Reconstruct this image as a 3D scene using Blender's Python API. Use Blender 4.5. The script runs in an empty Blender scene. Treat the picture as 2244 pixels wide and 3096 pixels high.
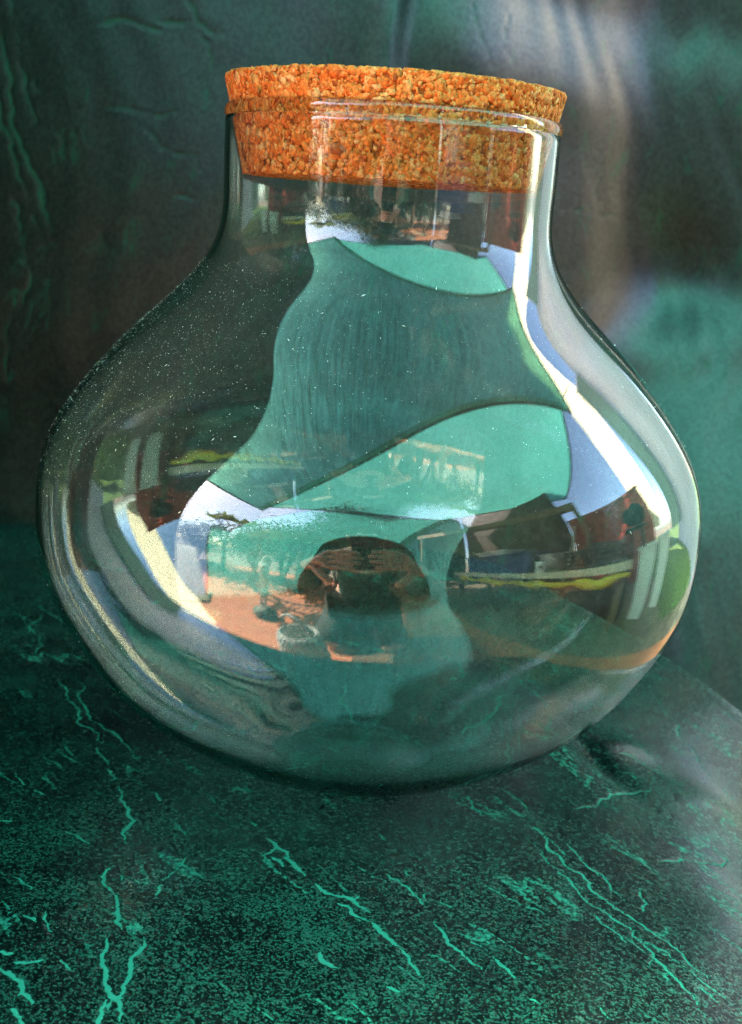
import bpy, bmesh, math, random
import numpy as np
from mathutils import Vector, Matrix, noise as mnoise
random.seed(7)
rng = np.random.default_rng(7)
C = bpy.context.scene.collection
SC = bpy.context.scene
R = math.radians

# ------------------------------------------------------------------ camera
# seat surface is z = 0, the patio lies 0.42 m lower; +y points away from the camera
cam_d = bpy.data.cameras.new("camera")
cam = bpy.data.objects.new("camera", cam_d)
C.objects.link(cam)
cam_d.sensor_fit = 'VERTICAL'
cam_d.sensor_height = 24.0
cam_d.lens = 24.0 * 3877.63 / 3096.0
cam_d.clip_start = 0.01
cam_d.clip_end = 500.0
PITCH, YAW, ROLL = 0.22648, -0.001966, 0.064877
fwd = Vector((-math.sin(YAW) * math.cos(PITCH), math.cos(YAW) * math.cos(PITCH), -math.sin(PITCH)))
rgt = Vector((math.cos(YAW), math.sin(YAW), 0))
upv = rgt.cross(fwd)
r2 = math.cos(ROLL) * rgt + math.sin(ROLL) * upv
u2 = -math.sin(ROLL) * rgt + math.cos(ROLL) * upv
M = Matrix((r2, u2, -fwd)).transposed().to_4x4()
M.translation = Vector((0, -0.503046, 0.223761))
cam.matrix_world = M
cam_d.dof.use_dof = True
cam_d.dof.focus_distance = 0.42
cam_d.dof.aperture_fstop = 12.0
SC.camera = cam

# ------------------------------------------------------------------ sky, sun, exposure
SUN_AZ, SUN_EL = -75.0, 41.0            # degrees: azimuth from the camera side (-y), + to the right
sun_dir = Vector((math.sin(R(SUN_AZ)) * math.cos(R(SUN_EL)), -math.cos(R(SUN_AZ)) * math.cos(R(SUN_EL)), math.sin(R(SUN_EL))))
world = bpy.data.worlds.new("World")
SC.world = world
world.use_nodes = True
wn = world.node_tree
sky = wn.nodes.new("ShaderNodeTexSky")
sky.sky_type = 'NISHITA'
sky.sun_disc = False
sky.sun_elevation = R(SUN_EL)
sky.sun_rotation = math.atan2(sun_dir.x, sun_dir.y)
sky.air_density = 1.0
sky.dust_density = 1.6
wn.links.new(sky.outputs[0], wn.nodes["Background"].inputs[0])
wn.nodes["Background"].inputs[1].default_value = 0.12
sun_d = bpy.data.lights.new("sun", 'SUN')
sun_d.energy = 4.5
sun_d.angle = R(0.5)
sun_d.color = (1.0, 0.93, 0.82)
sun = bpy.data.objects.new("sun", sun_d)
C.objects.link(sun)
sun.rotation_euler = sun_dir.to_track_quat('Z', 'Y').to_euler()
sun.location = sun_dir * 8
SC.view_settings.view_transform = 'Standard'
SC.view_settings.look = 'None'
SC.view_settings.exposure = 3.95
SC.view_settings.gamma = 1.0
SC.render.engine = 'CYCLES'
SC.cycles.max_bounces = 16
SC.cycles.transmission_bounces = 16
SC.cycles.glossy_bounces = 8
SC.cycles.diffuse_bounces = 5
SC.cycles.transparent_max_bounces = 16
SC.cycles.sample_clamp_indirect = 0.5
SC.cycles.blur_glossy = 0.3
SC.cycles.use_denoising = True
SC.cycles.denoising_prefilter = 'NONE'
SC.cycles.use_guiding = True

G = -0.42                                # patio level

# ------------------------------------------------------------------ helpers
def link(o, parent=None):
    C.objects.link(o)
    if parent is not None:
        o.parent = parent
    return o

def tag(o, label=None, cat=None, group=None, kind=None):
    if label: o['label'] = label
    if cat: o['category'] = cat
    if group: o['group'] = group
    if kind: o['kind'] = kind
    return o

def empty(name, loc=(0, 0, 0), rot=(0, 0, 0)):
    o = bpy.data.objects.new(name, None)
    o.location = loc
    o.rotation_euler = rot
    o.empty_display_size = 0.05
    return link(o)

def np_mesh(name, verts, faces, mat, parent=None, smooth=True):
    verts = np.asarray(verts, dtype=np.float32)
    faces = np.asarray(faces, dtype=np.int32)
    k = faces.shape[1]
    me = bpy.data.meshes.new(name)
    me.vertices.add(len(verts))
    me.vertices.foreach_set("co", verts.ravel())
    me.loops.add(faces.size)
    me.loops.foreach_set("vertex_index", faces.ravel())
    me.polygons.add(len(faces))
    me.polygons.foreach_set("loop_start", np.arange(0, faces.size, k, dtype=np.int32))
    if smooth:
        me.polygons.foreach_set("use_smooth", np.ones(len(faces), dtype=bool))
    me.update(calc_edges=True)
    if mat: me.materials.append(mat)
    return link(bpy.data.objects.new(name, me), parent)

def bm_obj(name, bm, mat, parent=None, smooth=False, bevel=0.0):
    if bevel > 0:
        bmesh.ops.bevel(bm, geom=list(bm.edges), offset=bevel, segments=2, affect='EDGES', profile=0.6)
    bmesh.ops.recalc_face_normals(bm, faces=bm.faces)
    me = bpy.data.meshes.new(name)
    bm.to_mesh(me)
    bm.free()
    if smooth:
        for p in me.polygons: p.use_smooth = True
    if mat: me.materials.append(mat)
    return link(bpy.data.objects.new(name, me), parent)

def add_box(bm, lo, hi, mtx=None):
    vs = [bm.verts.new((x, y, z)) for x in (lo[0], hi[0]) for y in (lo[1], hi[1]) for z in (lo[2], hi[2])]
    for f in ((0, 1, 3, 2), (4, 6, 7, 5), (0, 4, 5, 1), (2, 3, 7, 6), (0, 2, 6, 4), (1, 5, 7, 3)):
        bm.faces.new([vs[i] for i in f])
    if mtx is not None:
        for v in vs: v.co = mtx @ v.co
    return vs

def box(name, lo, hi, mat, parent=None, bevel=0.0, mtx=None):
    bm = bmesh.new()
    add_box(bm, lo, hi, mtx)
    return bm_obj(name, bm, mat, parent, bevel=bevel)

def add_tube(bm, pts, radii, n=10, cap=True):
    pts = [Vector(p) for p in pts]
    if not hasattr(radii, '__len__'): radii = [radii] * len(pts)
    rings = []
    ref = Vector((0.13, 0.31, 0.94))
    for i, p in enumerate(pts):
        t = (pts[min(i + 1, len(pts) - 1)] - pts[max(i - 1, 0)]).normalized()
        a = t.cross(ref)
        if a.length < 1e-3: a = t.cross(Vector((1, 0, 0)))
        a.normalize()
        b = t.cross(a)
        rings.append([bm.verts.new(p + radii[i] * (math.cos(2 * math.pi * k / n) * a + math.sin(2 * math.pi * k / n) * b)) for k in range(n)])
    for q, w in zip(rings, rings[1:]):
        for k in range(n):
            bm.faces.new((q[k], q[(k + 1) % n], w[(k + 1) % n], w[k]))
    if cap:
        bm.faces.new(rings[0][::-1]); bm.faces.new(rings[-1])

def tube(name, pts, radii, mat, parent=None, n=10):
    bm = bmesh.new()
    add_tube(bm, pts, radii, n)
    return bm_obj(name, bm, mat, parent, smooth=True)

def lathe(name, prof, mat, parent=None, n=192, close=False):
    prof = np.asarray(prof, float)
    m = len(prof)
    ph = np.linspace(0, 2 * np.pi, n, endpoint=False)
    v = np.stack([prof[:, None, 0] * np.cos(ph), prof[:, None, 0] * np.sin(ph), prof[:, None, 1] + 0 * ph], -1).reshape(-1, 3)
    i, j = np.meshgrid(np.arange(m - 1 if not close else m), np.arange(n), indexing='ij')
    i2 = (i + 1) % m; j2 = (j + 1) % n
    f = np.stack([i * n + j, i * n + j2, i2 * n + j2, i2 * n + j], -1).reshape(-1, 4)
    return np_mesh(name, v, f, mat, parent)

def spline(xk, yk, x):
    xk = np.asarray(xk, float); yk = np.asarray(yk, float); x = np.asarray(x, float)
    n = len(xk); h = np.diff(xk)
    A = np.zeros((n, n)); b = np.zeros(n); A[0, 0] = A[-1, -1] = 1
    for i in range(1, n - 1):
        A[i, i - 1] = h[i - 1]; A[i, i] = 2 * (h[i - 1] + h[i]); A[i, i + 1] = h[i]
        b[i] = 6 * ((yk[i + 1] - yk[i]) / h[i] - (yk[i] - yk[i - 1]) / h[i - 1])
    m = np.linalg.solve(A, b)
    i = np.clip(np.searchsorted(xk, x) - 1, 0, n - 2)
    t0 = xk[i + 1] - x; t1 = x - xk[i]; hh = h[i]
    return (m[i] * t0**3 + m[i + 1] * t1**3) / (6 * hh) + (yk[i] / hh - m[i] * hh / 6) * t0 + (yk[i + 1] / hh - m[i + 1] * hh / 6) * t1

def sstep(a, b, x):
    t = np.clip((x - a) / (b - a), 0, 1)
    return t * t * (3 - 2 * t)

# ------------------------------------------------------------------ materials
def new_mat(name):
    m = bpy.data.materials.new(name)
    m.use_nodes = True
    nt = m.node_tree
    return m, nt, nt.nodes, nt.links, nt.nodes["Principled BSDF"]

def nd(nodes, kind, **kw):
    n = nodes.new(kind)
    for k, v in kw.items():
        if k.startswith('i_'):
            n.inputs[k[2:].replace('_', ' ')].default_value = v
        else:
            setattr(n, k, v)
    return n

def mathn(nt, op, a, b=None, c=None, clamp=False):
    n = nt.nodes.new("ShaderNodeMath"); n.operation = op; n.use_clamp = clamp
    for i, v in enumerate((a, b, c)):
        if v is None: continue
        if isinstance(v, (int, float)): n.inputs[i].default_value = v
        else: nt.links.new(v, n.inputs[i])
    return n.outputs[0]

def smooth_map(nt, val, lo, hi, a=0.0, b=1.0):
    n = nt.nodes.new("ShaderNodeMapRange"); n.interpolation_type = 'SMOOTHSTEP'
    nt.links.new(val, n.inputs[0])
    n.inputs[1].default_value = lo; n.inputs[2].default_value = hi
    n.inputs[3].default_value = a; n.inputs[4].default_value = b
    return n.outputs[0]

def mixc(nt, fac, a, b):
    n = nt.nodes.new("ShaderNodeMix"); n.data_type = 'RGBA'
    if isinstance(fac, (int, float)): n.inputs[0].default_value = fac
    else: nt.links.new(fac, n.inputs[0])
    for i, v in ((6, a), (7, b)):
        if isinstance(v, tuple): n.inputs[i].default_value = (*v, 1)
        else: nt.links.new(v, n.inputs[i])
    return n.outputs[2]

def noise_tex(nt, vec, scale, detail=2.0, rough=0.5, dist=0.0):
    n = nt.nodes.new("ShaderNodeTexNoise")
    n.inputs["Scale"].default_value = scale; n.inputs["Detail"].default_value = detail
    n.inputs["Roughness"].default_value = rough; n.inputs["Distortion"].default_value = dist
    if vec is not None: nt.links.new(vec, n.inputs["Vector"])
    return n.outputs["Fac"]

def mapping(nt, vec, scale=(1, 1, 1), rot=(0, 0, 0)):
    n = nt.nodes.new("ShaderNodeMapping")
    n.inputs["Scale"].default_value = scale; n.inputs["Rotation"].default_value = rot
    nt.links.new(vec, n.inputs["Vector"])
    return n.outputs[0]

def obj_coord(nt):
    return nt.nodes.new("ShaderNodeTexCoord").outputs["Object"]

def simple(name, col, rough=0.6, var=0.25, scale=8.0, bump=0.0, metal=0.0, spec=0.5, sheen=0.0):
    m, nt, ns, lk, b = new_mat(name)
    v = obj_coord(nt)
    f = noise_tex(nt, v, scale, 6, 0.6)
    lo = tuple(c * (1 - var) for c in col); hi = tuple(min(1, c * (1 + var)) for c in col)
    lk.new(mixc(nt, smooth_map(nt, f, 0.3, 0.7), lo, hi), b.inputs["Base Color"])
    b.inputs["Roughness"].default_value = rough
    b.inputs["Metallic"].default_value = metal
    b.inputs["Specular IOR Level"].default_value = spec
    if bump > 0:
        bp = nd(ns, "ShaderNodeBump"); bp.inputs["Strength"].default_value = bump; bp.inputs["Distance"].default_value = 0.004
        lk.new(noise_tex(nt, v, scale * 6, 4), bp.inputs["Height"]); lk.new(bp.outputs[0], b.inputs["Normal"])
    return m

def vinyl_material(name, dark, teal, worm_rot, grain=1.0, veins=True, rough=0.30, stretch=(1, 1, 1), spec=0.5, fleck=0.34, gloss=(0.30, 1.25)):
    m, nt, ns, lk, b = new_mat(name)
    v = obj_coord(nt)
    wv = mapping(nt, v, scale=stretch, rot=worm_rot)
    w1 = noise_tex(nt, wv, 1150 * grain, 1.5, 0.55, 0.6)
    w2 = noise_tex(nt, wv, 520 * grain, 3.0, 0.6, 0.4)
    big = noise_tex(nt, v, 9, 3, 0.6)
    mid = noise_tex(nt, v, 42, 4, 0.65)
    # density of the teal speckle drifts over the sheet
    dens = mathn(nt, 'ADD', mathn(nt, 'MULTIPLY', big, 0.16), mathn(nt, 'MULTIPLY', mid, 0.22))
    wsum = mathn(nt, 'ADD', mathn(nt, 'MULTIPLY', w1, 0.65), mathn(nt, 'MULTIPLY', w2, 0.35))
    val = mathn(nt, 'ADD', wsum, dens)
    speck = smooth_map(nt, val, 0.700, 0.750)
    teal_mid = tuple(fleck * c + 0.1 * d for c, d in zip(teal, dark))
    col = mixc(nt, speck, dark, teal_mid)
    h = speck
    if veins:
        at = nd(ns, "ShaderNodeAttribute"); at.attribute_name = "vein"
        n1 = noise_tex(nt, v, 760, 3, 0.6)
        n2 = noise_tex(nt, v, 130, 2, 0.5)
        edge = mathn(nt, 'ADD', at.outputs["Fac"], mathn(nt, 'ADD', mathn(nt, 'MULTIPLY_ADD', n1, 2.1, -1.05), mathn(nt, 'MULTIPLY_ADD', n2, 1.8, -0.85)))
        vm = smooth_map(nt, edge, 0.8, 1.3, 1.0, 0.0)
        # hair-thin random creases running with the grain of the sheet
        cv = mapping(nt, v, scale=(1, 1, 1), rot=worm_rot)
        cv2 = mapping(nt, cv, scale=(9, 40, 40))
        cn = noise_tex(nt, cv2, 1.0, 3, 0.55, 0.35)
        line = mathn(nt, 'ABSOLUTE', mathn(nt, 'SUBTRACT', cn, 0.5))
        gate = smooth_map(nt, noise_tex(nt, v, 26, 2, 0.5), 0.48, 0.60)
        hair = mathn(nt, 'MULTIPLY', smooth_map(nt, line, 0.004, 0.020, 0.9, 0.0), gate)
        hair = mathn(nt, 'MULTIPLY', hair, smooth_map(nt, w2, 0.38, 0.6))
        vm = mathn(nt, 'MAXIMUM', vm, hair)
        halo = smooth_map(nt, at.outputs["Fac"], 0.8, 5.0, 0.10, 0.0)
        col = mixc(nt, halo, col, teal_mid)
        col = mixc(nt, vm, col, teal)
        h = mathn(nt, 'SUBTRACT', mathn(nt, 'MULTIPLY', speck, -0.25), mathn(nt, 'MULTIPLY', vm, 0.6))
    lk.new(col, b.inputs["Base Color"])
    b.inputs["Roughness"].default_value = rough
    lk.new(mathn(nt, 'MULTIPLY_ADD', w2, 0.16, rough - 0.08), b.inputs["Roughness"])
    b.inputs["Specular IOR Level"].default_value = spec
    gl = smooth_map(nt, mathn(nt, 'ADD', mathn(nt, 'MULTIPLY', w1, 0.6), mathn(nt, 'MULTIPLY', w2, 0.4)), 0.40, 0.60, gloss[0] * spec, gloss[1] * spec)
    if veins: gl = mathn(nt, 'MULTIPLY', gl, mathn(nt, 'SUBTRACT', 1.0, mathn(nt, 'MULTIPLY', vm, 0.85)))
    lk.new(gl, b.inputs["Specular IOR Level"])
    bp = nd(ns, "ShaderNodeBump"); bp.inputs["Strength"].default_value = 0.3; bp.inputs["Distance"].default_value = 0.00022
    fine = noise_tex(nt, v, 1500, 2, 0.5)
    lk.new(mathn(nt, 'ADD', h, mathn(nt, 'MULTIPLY', fine, 0.14)), bp.inputs["Height"])
    lk.new(bp.outputs[0], b.inputs["Normal"])
    return m

DARK = (0.0011, 0.0035, 0.0032)
TEAL = (0.024, 0.215, 0.152)
mat_seat = vinyl_material("green_vinyl_seat", DARK, TEAL, (0, 0, R(52)), rough=0.26, spec=0.52)
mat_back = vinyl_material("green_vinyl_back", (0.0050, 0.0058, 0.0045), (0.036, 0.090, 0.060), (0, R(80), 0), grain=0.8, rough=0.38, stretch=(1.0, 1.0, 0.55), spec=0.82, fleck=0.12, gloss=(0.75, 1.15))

def sail_material(name, lo, hi, trans=0.6, fwd=None):
    # knitted shade cloth: threads in two directions, the sun glows through it
    m, nt, ns, lk, b = new_mat(name)
    v = obj_coord(nt)
    a = noise_tex(nt, mapping(nt, v, scale=(260, 14, 1), rot=(0, 0, R(28))), 1.0, 3, 0.6)
    c = noise_tex(nt, mapping(nt, v, scale=(20, 190, 1), rot=(0, 0, R(28))), 1.0, 3, 0.6)
    co = noise_tex(nt, mapping(nt, v, scale=(42, 3.2, 1), rot=(0, 0, R(28))), 1.0, 4, 0.65)
    cl = noise_tex(nt, v, 1.3, 3, 0.55)
    thr = mathn(nt, 'ADD', mathn(nt, 'MULTIPLY', mathn(nt, 'ADD', a, c), 0.22), mathn(nt, 'ADD', mathn(nt, 'MULTIPLY', co, 0.36), mathn(nt, 'MULTIPLY', cl, 0.20)))
    col = mixc(nt, smooth_map(nt, thr, 0.36, 0.64), lo, hi)
    dif = nd(ns, "ShaderNodeBsdfDiffuse"); trn = nd(ns, "ShaderNodeBsdfTranslucent")
    lk.new(col, dif.inputs[0]); lk.new(col, trn.inputs[0])
    mx = nd(ns, "ShaderNodeMixShader"); mx.inputs[0].default_value = trans
    lk.new(dif.outputs[0], mx.inputs[1]); lk.new(trn.outputs[0], mx.inputs[2])
    out = mx.outputs[0]
    if fwd:
        # light scattered forward between the threads: brightest towards the sun
        rf = nd(ns, "ShaderNodeBsdfRefraction"); rf.inputs["IOR"].default_value = 1.05; rf.inputs["Roughness"].default_value = 0.55
        lk.new(mixc(nt, smooth_map(nt, thr, 0.4, 0.62), tuple(0.4 * c for c in fwd), tuple(1.7 * c for c in fwd)), rf.inputs["Color"])
        ad = nd(ns, "ShaderNodeMixShader"); ad.inputs[0].default_value = 0.42
        lk.new(out, ad.inputs[1]); lk.new(rf.outputs[0], ad.inputs[2]); out = ad.outputs[0]
    lk.new(out, ns["Material Output"].inputs[0])
    return m
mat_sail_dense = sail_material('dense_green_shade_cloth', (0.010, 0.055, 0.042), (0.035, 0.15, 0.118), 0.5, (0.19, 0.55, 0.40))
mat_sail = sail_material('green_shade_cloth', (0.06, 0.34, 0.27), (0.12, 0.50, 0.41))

def glass_material():
    m, nt, ns, lk, b = new_mat("clear_glass")
    g = nd(ns, "ShaderNodeBsdfGlass")
    g.inputs["Color"].default_value = (0.985, 0.995, 0.99, 1)
    g.inputs["Roughness"].default_value = 0.0
    g.inputs["IOR"].default_value = 1.52
    lk.new(g.outputs[0], ns["Material Output"].inputs[0])
    va = nd(ns, "ShaderNodeVolumeAbsorption")
    va.inputs["Color"].default_value = (0.35, 0.9, 0.62, 1); va.inputs["Density"].default_value = 22.0
    lk.new(va.outputs[0], ns["Material Output"].inputs["Volume"])
    return m
mat_glass = glass_material()

def cork_chip_material():
    m, nt, ns, lk, b = new_mat("cork_granules")
    v = obj_coord(nt)
    gi = nd(ns, "ShaderNodeNewGeometry")
    rp = nd(ns, "ShaderNodeValToRGB")
    lk.new(gi.outputs["Random Per Island"], rp.inputs[0])
    el = rp.color_ramp.elements
    el[0].position = 0.0; el[0].color = (0.42, 0.085, 0.014, 1)
    el[1].position = 1.0; el[1].color = (0.97, 0.50, 0.19, 1)
    for p, c in ((0.12, (0.82, 0.18, 0.022)), (0.5, (0.95, 0.27, 0.048)), (0.8, (0.97, 0.36, 0.085))):
        e = el.new(p); e.color = (*c, 1)
    f = noise_tex(nt, v, 900, 4, 0.65)
    pits = smooth_map(nt, noise_tex(nt, v, 1700, 2, 0.5), 0.26, 0.36)
    c2 = mixc(nt, smooth_map(nt, f, 0.3, 0.7), (0.55, 0.5, 0.45), (1.0, 1.0, 1.0))
    mm = nd(ns, "ShaderNodeMix"); mm.data_type = 'RGBA'; mm.blend_type = 'MULTIPLY'; mm.inputs[0].default_value = 1
    lk.new(rp.outputs[0], mm.inputs[6]); lk.new(c2, mm.inputs[7])
    col = mixc(nt, pits, (0.16, 0.05, 0.012), mm.outputs[2])
    lk.new(col, b.inputs["Base Color"])
    b.inputs["Roughness"].default_value = 0.8; b.inputs["Specular IOR Level"].default_value = 0.25
    bp = nd(ns, "ShaderNodeBump"); bp.inputs["Strength"].default_value = 0.3; bp.inputs["Distance"].default_value = 0.0002
    lk.new(f, bp.inputs["Height"]); lk.new(bp.outputs[0], b.inputs["Normal"])
    return m
mat_chip = cork_chip_material()
mat_corkbody = simple("cork_binder", (0.42, 0.13, 0.028), 0.9, 0.4, 300, spec=0.2)
mat_dust = simple("pale_dust", (0.75, 0.72, 0.66), 0.9, 0.2, 50)

# ------------------------------------------------------------------ glass jar
ZK = [0.0, 0.00205, 0.00641, 0.01283, 0.02309, 0.03848, 0.059, 0.08208, 0.10773, 0.13338, 0.15647, 0.17699, 0.19494, 0.2129, 0.23342, 0.25651]
R2K = [0.0010500, 0.0014300, 0.0022500, 0.0037200, 0.0062500, 0.0097619, 0.0131712, 0.0159756, 0.0169, 0.0159809, 0.0127367, 0.0090155, 0.0058793, 0.0042, 0.003935, 0.003965]
LIP_Z = 0.25651
def outer_r(z):
    return np.sqrt(np.maximum(spline(ZK, R2K, z), 1e-6))

def jar_profile():
    zs = np.concatenate([np.linspace(0, 0.006, 10, endpoint=False), np.linspace(0.006, 0.04, 26, endpoint=False), np.linspace(0.04, 0.2560, 104)])
    out = np.stack([outer_r(zs), zs], 1)
    # inner wall: offset along the normal
    t = np.gradient(out, axis=0); t /= np.linalg.norm(t, axis=1)[:, None]
    nrm = np.stack([t[:, 1], -t[:, 0]], 1)
    thick = 0.0020 + 0.0006 * (1 - sstep(0.0, 0.05, zs))
    inn = out - nrm * thick[:, None]
    inn = inn[inn[:, 1] > 0.0030]
    rl = outer_r(np.array([0.2560]))[0]
    lip = []
    # fire-polished bead at the mouth
    cr, cz, br = rl - 0.0012, 0.25850, 0.0021
    for a in np.linspace(-58, 150, 18):
        lip.append((cr + br * 0.72 * math.cos(R(a)), cz + br * 1.25 * math.sin(R(a))))
    lip.append((rl - 0.0026, 0.2578))
    lip.append((rl - 0.0022, 0.2564))
    r0 = out[0, 0]
    foot = [(0.0004, 0.0004), (0.010, 0.0004), (0.018, 0.0003), (r0 - 0.006, 0.0001)]
    infloor = [(inn[0, 0] * k, inn[0, 1] - 0.0006 * (1 - k * k)) for k in (0.93, 0.8, 0.6, 0.35, 0.15)] + [(0.0004, inn[0, 1] - 0.0006)]
    prof = foot + [tuple(p) for p in out] + lip + [tuple(p) for p in inn[::-1]] + infloor
    return np.array(prof)
JAR = empty("glass_jar", (0, 0, 0))
tag(JAR, "large clear round-bellied glass jar with a narrow neck standing on the green seat", "jar")
prof = jar_profile()
jar_body = lathe("jar_body", prof, mat_glass, JAR, n=256)
# close the two poles
bm = bmesh.new(); bm.from_mesh(jar_body.data)
bm.verts.ensure_lookup_table()
nseg = 256
bmesh.ops.contextual_create(bm, geom=[bm.verts[i] for i in range(nseg)])
bmesh.ops.contextual_create(bm, geom=[bm.verts[i] for i in range(len(bm.verts) - nseg, len(bm.verts))])
bmesh.ops.recalc_face_normals(bm, faces=bm.faces)
bm.to_mesh(jar_body.data); bm.free()
for p in jar_body.data.polygons: p.use_smooth = True

def dust_specks():
    # lint and dust lying on the outside of the shoulder and belly
    V, F = [], []
    n = 0
    while n < 6500:
        z = random.uniform(0.012, 0.205)
        ph = random.uniform(-math.pi, math.pi)
        # thick on the up-facing shoulder, sparser below
        w = 0.05 + 0.95 * float(sstep(0.115, 0.165, z)) * (1 - 0.5 * float(sstep(0.18, 0.205, z)))
        w *= 0.09 + 0.91 * max(0.0, math.cos(ph - R(196))) ** 1.5
        if random.random() > w: continue
        r = float(outer_r(np.array([z]))[0]); dz = 0.0005
        rp = float((outer_r(np.array([z + dz])) - outer_r(np.array([z - dz])))[0]) / (2 * dz)
        nr = Vector((math.cos(ph), math.sin(ph), -rp)).normalized()
        p = Vector((r * math.cos(ph), r * math.sin(ph), z)) + nr * 0.00006
        a = nr.cross(Vector((0, 0, 1))).normalized(); b = nr.cross(a)
        th = random.uniform(0, math.pi)
        a, b = a * math.cos(th) + b * math.sin(th), b * math.cos(th) - a * math.sin(th)
        s = 0.000062 * math.exp(random.gauss(0, 0.42)); l = s * (random.uniform(2.5, 6) if random.random() < 0.12 else random.uniform(0.8, 1.5))
        k = len(V)
        V += [p + a * l, p + b * s, p - a * l, p - b * s, p + nr * s]
        F += [(k, k + 1, k + 4), (k + 1, k + 2, k + 4), (k + 2, k + 3, k + 4), (k + 3, k, k + 4)]
        n += 1
    o = np_mesh("dust", np.array([tuple(v) for v in V]), F, mat_dust, JAR, smooth=False)
    o['kind'] = 'stuff'
dust_specks()

# ------------------------------------------------------------------ cork stopper
CZ0, CR0, CZ1, CR1 = 0.2362, 0.05555, 0.27118, 0.06368
CORK = empty("cork_stopper", (0, 0, CZ0))
tag(CORK, "orange granulated cork stopper tapering down into the mouth of the glass jar", "stopper")
def cork_r(z): return CR0 + (CR1 - CR0) * (z - CZ0) / (CZ1 - CZ0)
cb = lathe("cork_core", [(0.0003, 0.0006), (CR0 - 0.0010, 0.0006), (CR1 - 0.0008, CZ1 - CZ0 - 0.0006), (0.0003, CZ1 - CZ0 - 0.0006)], mat_corkbody, CORK, n=128)
for p in cb.data.polygons: p.use_smooth = False
def cork_granules():
    ico = bmesh.new(); bmesh.ops.create_icosphere(ico, subdivisions=1, radius=1.0)
    iv = np.array([v.co[:] for v in ico.verts]); ff = np.array([[v.index for v in f.verts] for f in ico.faces]); ico.free()
    H = CZ1 - CZ0
    V, F = [], []; nv = 0
    slant = (CR1 - CR0) / H
    spots = []
    for _ in range(13000):
        z = rng.uniform(0, H); spots.append((rng.uniform(0, 2 * np.pi), z, 0))
    for _ in range(4200):
        spots.append((rng.uniform(0, 2 * np.pi), math.sqrt(rng.uniform(0, 1)) * CR1, 1))
    for _ in range(1500):
        spots.append((rng.uniform(0, 2 * np.pi), math.sqrt(rng.uniform(0, 1)) * CR0, 2))
    for ph, q, kind in spots:
        s = 0.00088 * math.exp(rng.normal(0, 0.52))
        s = min(s, 0.0030)
        sc = s * np.array([rng.uniform(0.65, 1.7), rng.uniform(0.6, 1.1), rng.uniform(0.65, 1.3)])
        A = np.linalg.qr(rng.normal(size=(3, 3)))[0]
        pts = (iv * (1 + rng.normal(0, 0.17, (len(iv), 1)))) * sc @ A
        if kind == 0:
            r = cork_r(q + CZ0) - rng.uniform(-0.0002, 0.0006)
            c = np.array([r * math.cos(ph), r * math.sin(ph), q])
        else:
            c = np.array([q * math.cos(ph), q * math.sin(ph), (H - rng.uniform(0, 0.0009)) if kind == 1 else rng.uniform(0, 0.0009)])
        P = pts + c
        # the stopper was turned: chips are cut flush with its faces, each by a hair differently
        jit = rng.normal(0, 0.00007)
        rr = np.hypot(P[:, 0], P[:, 1]); lim = CR0 + slant * np.clip(P[:, 2], 0, H) + jit
        edge = np.minimum(H - P[:, 2], 0.0012); lim = lim - np.where(edge < 0.0006, 0.0004, 0)
        k = np.minimum(1, lim / np.maximum(rr, 1e-9)); P[:, 0] *= k; P[:, 1] *= k
        P[:, 2] = np.clip(P[:, 2], rng.normal(0, 0.00012), H + rng.normal(0, 0.00016))
        V.append(P); F.append(ff + nv); nv += len(P)
    o = np_mesh("granules", np.vstack(V), np.vstack(F), mat_chip, CORK, smooth=False)
    o['kind'] = 'stuff'
cork_granules()

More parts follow.
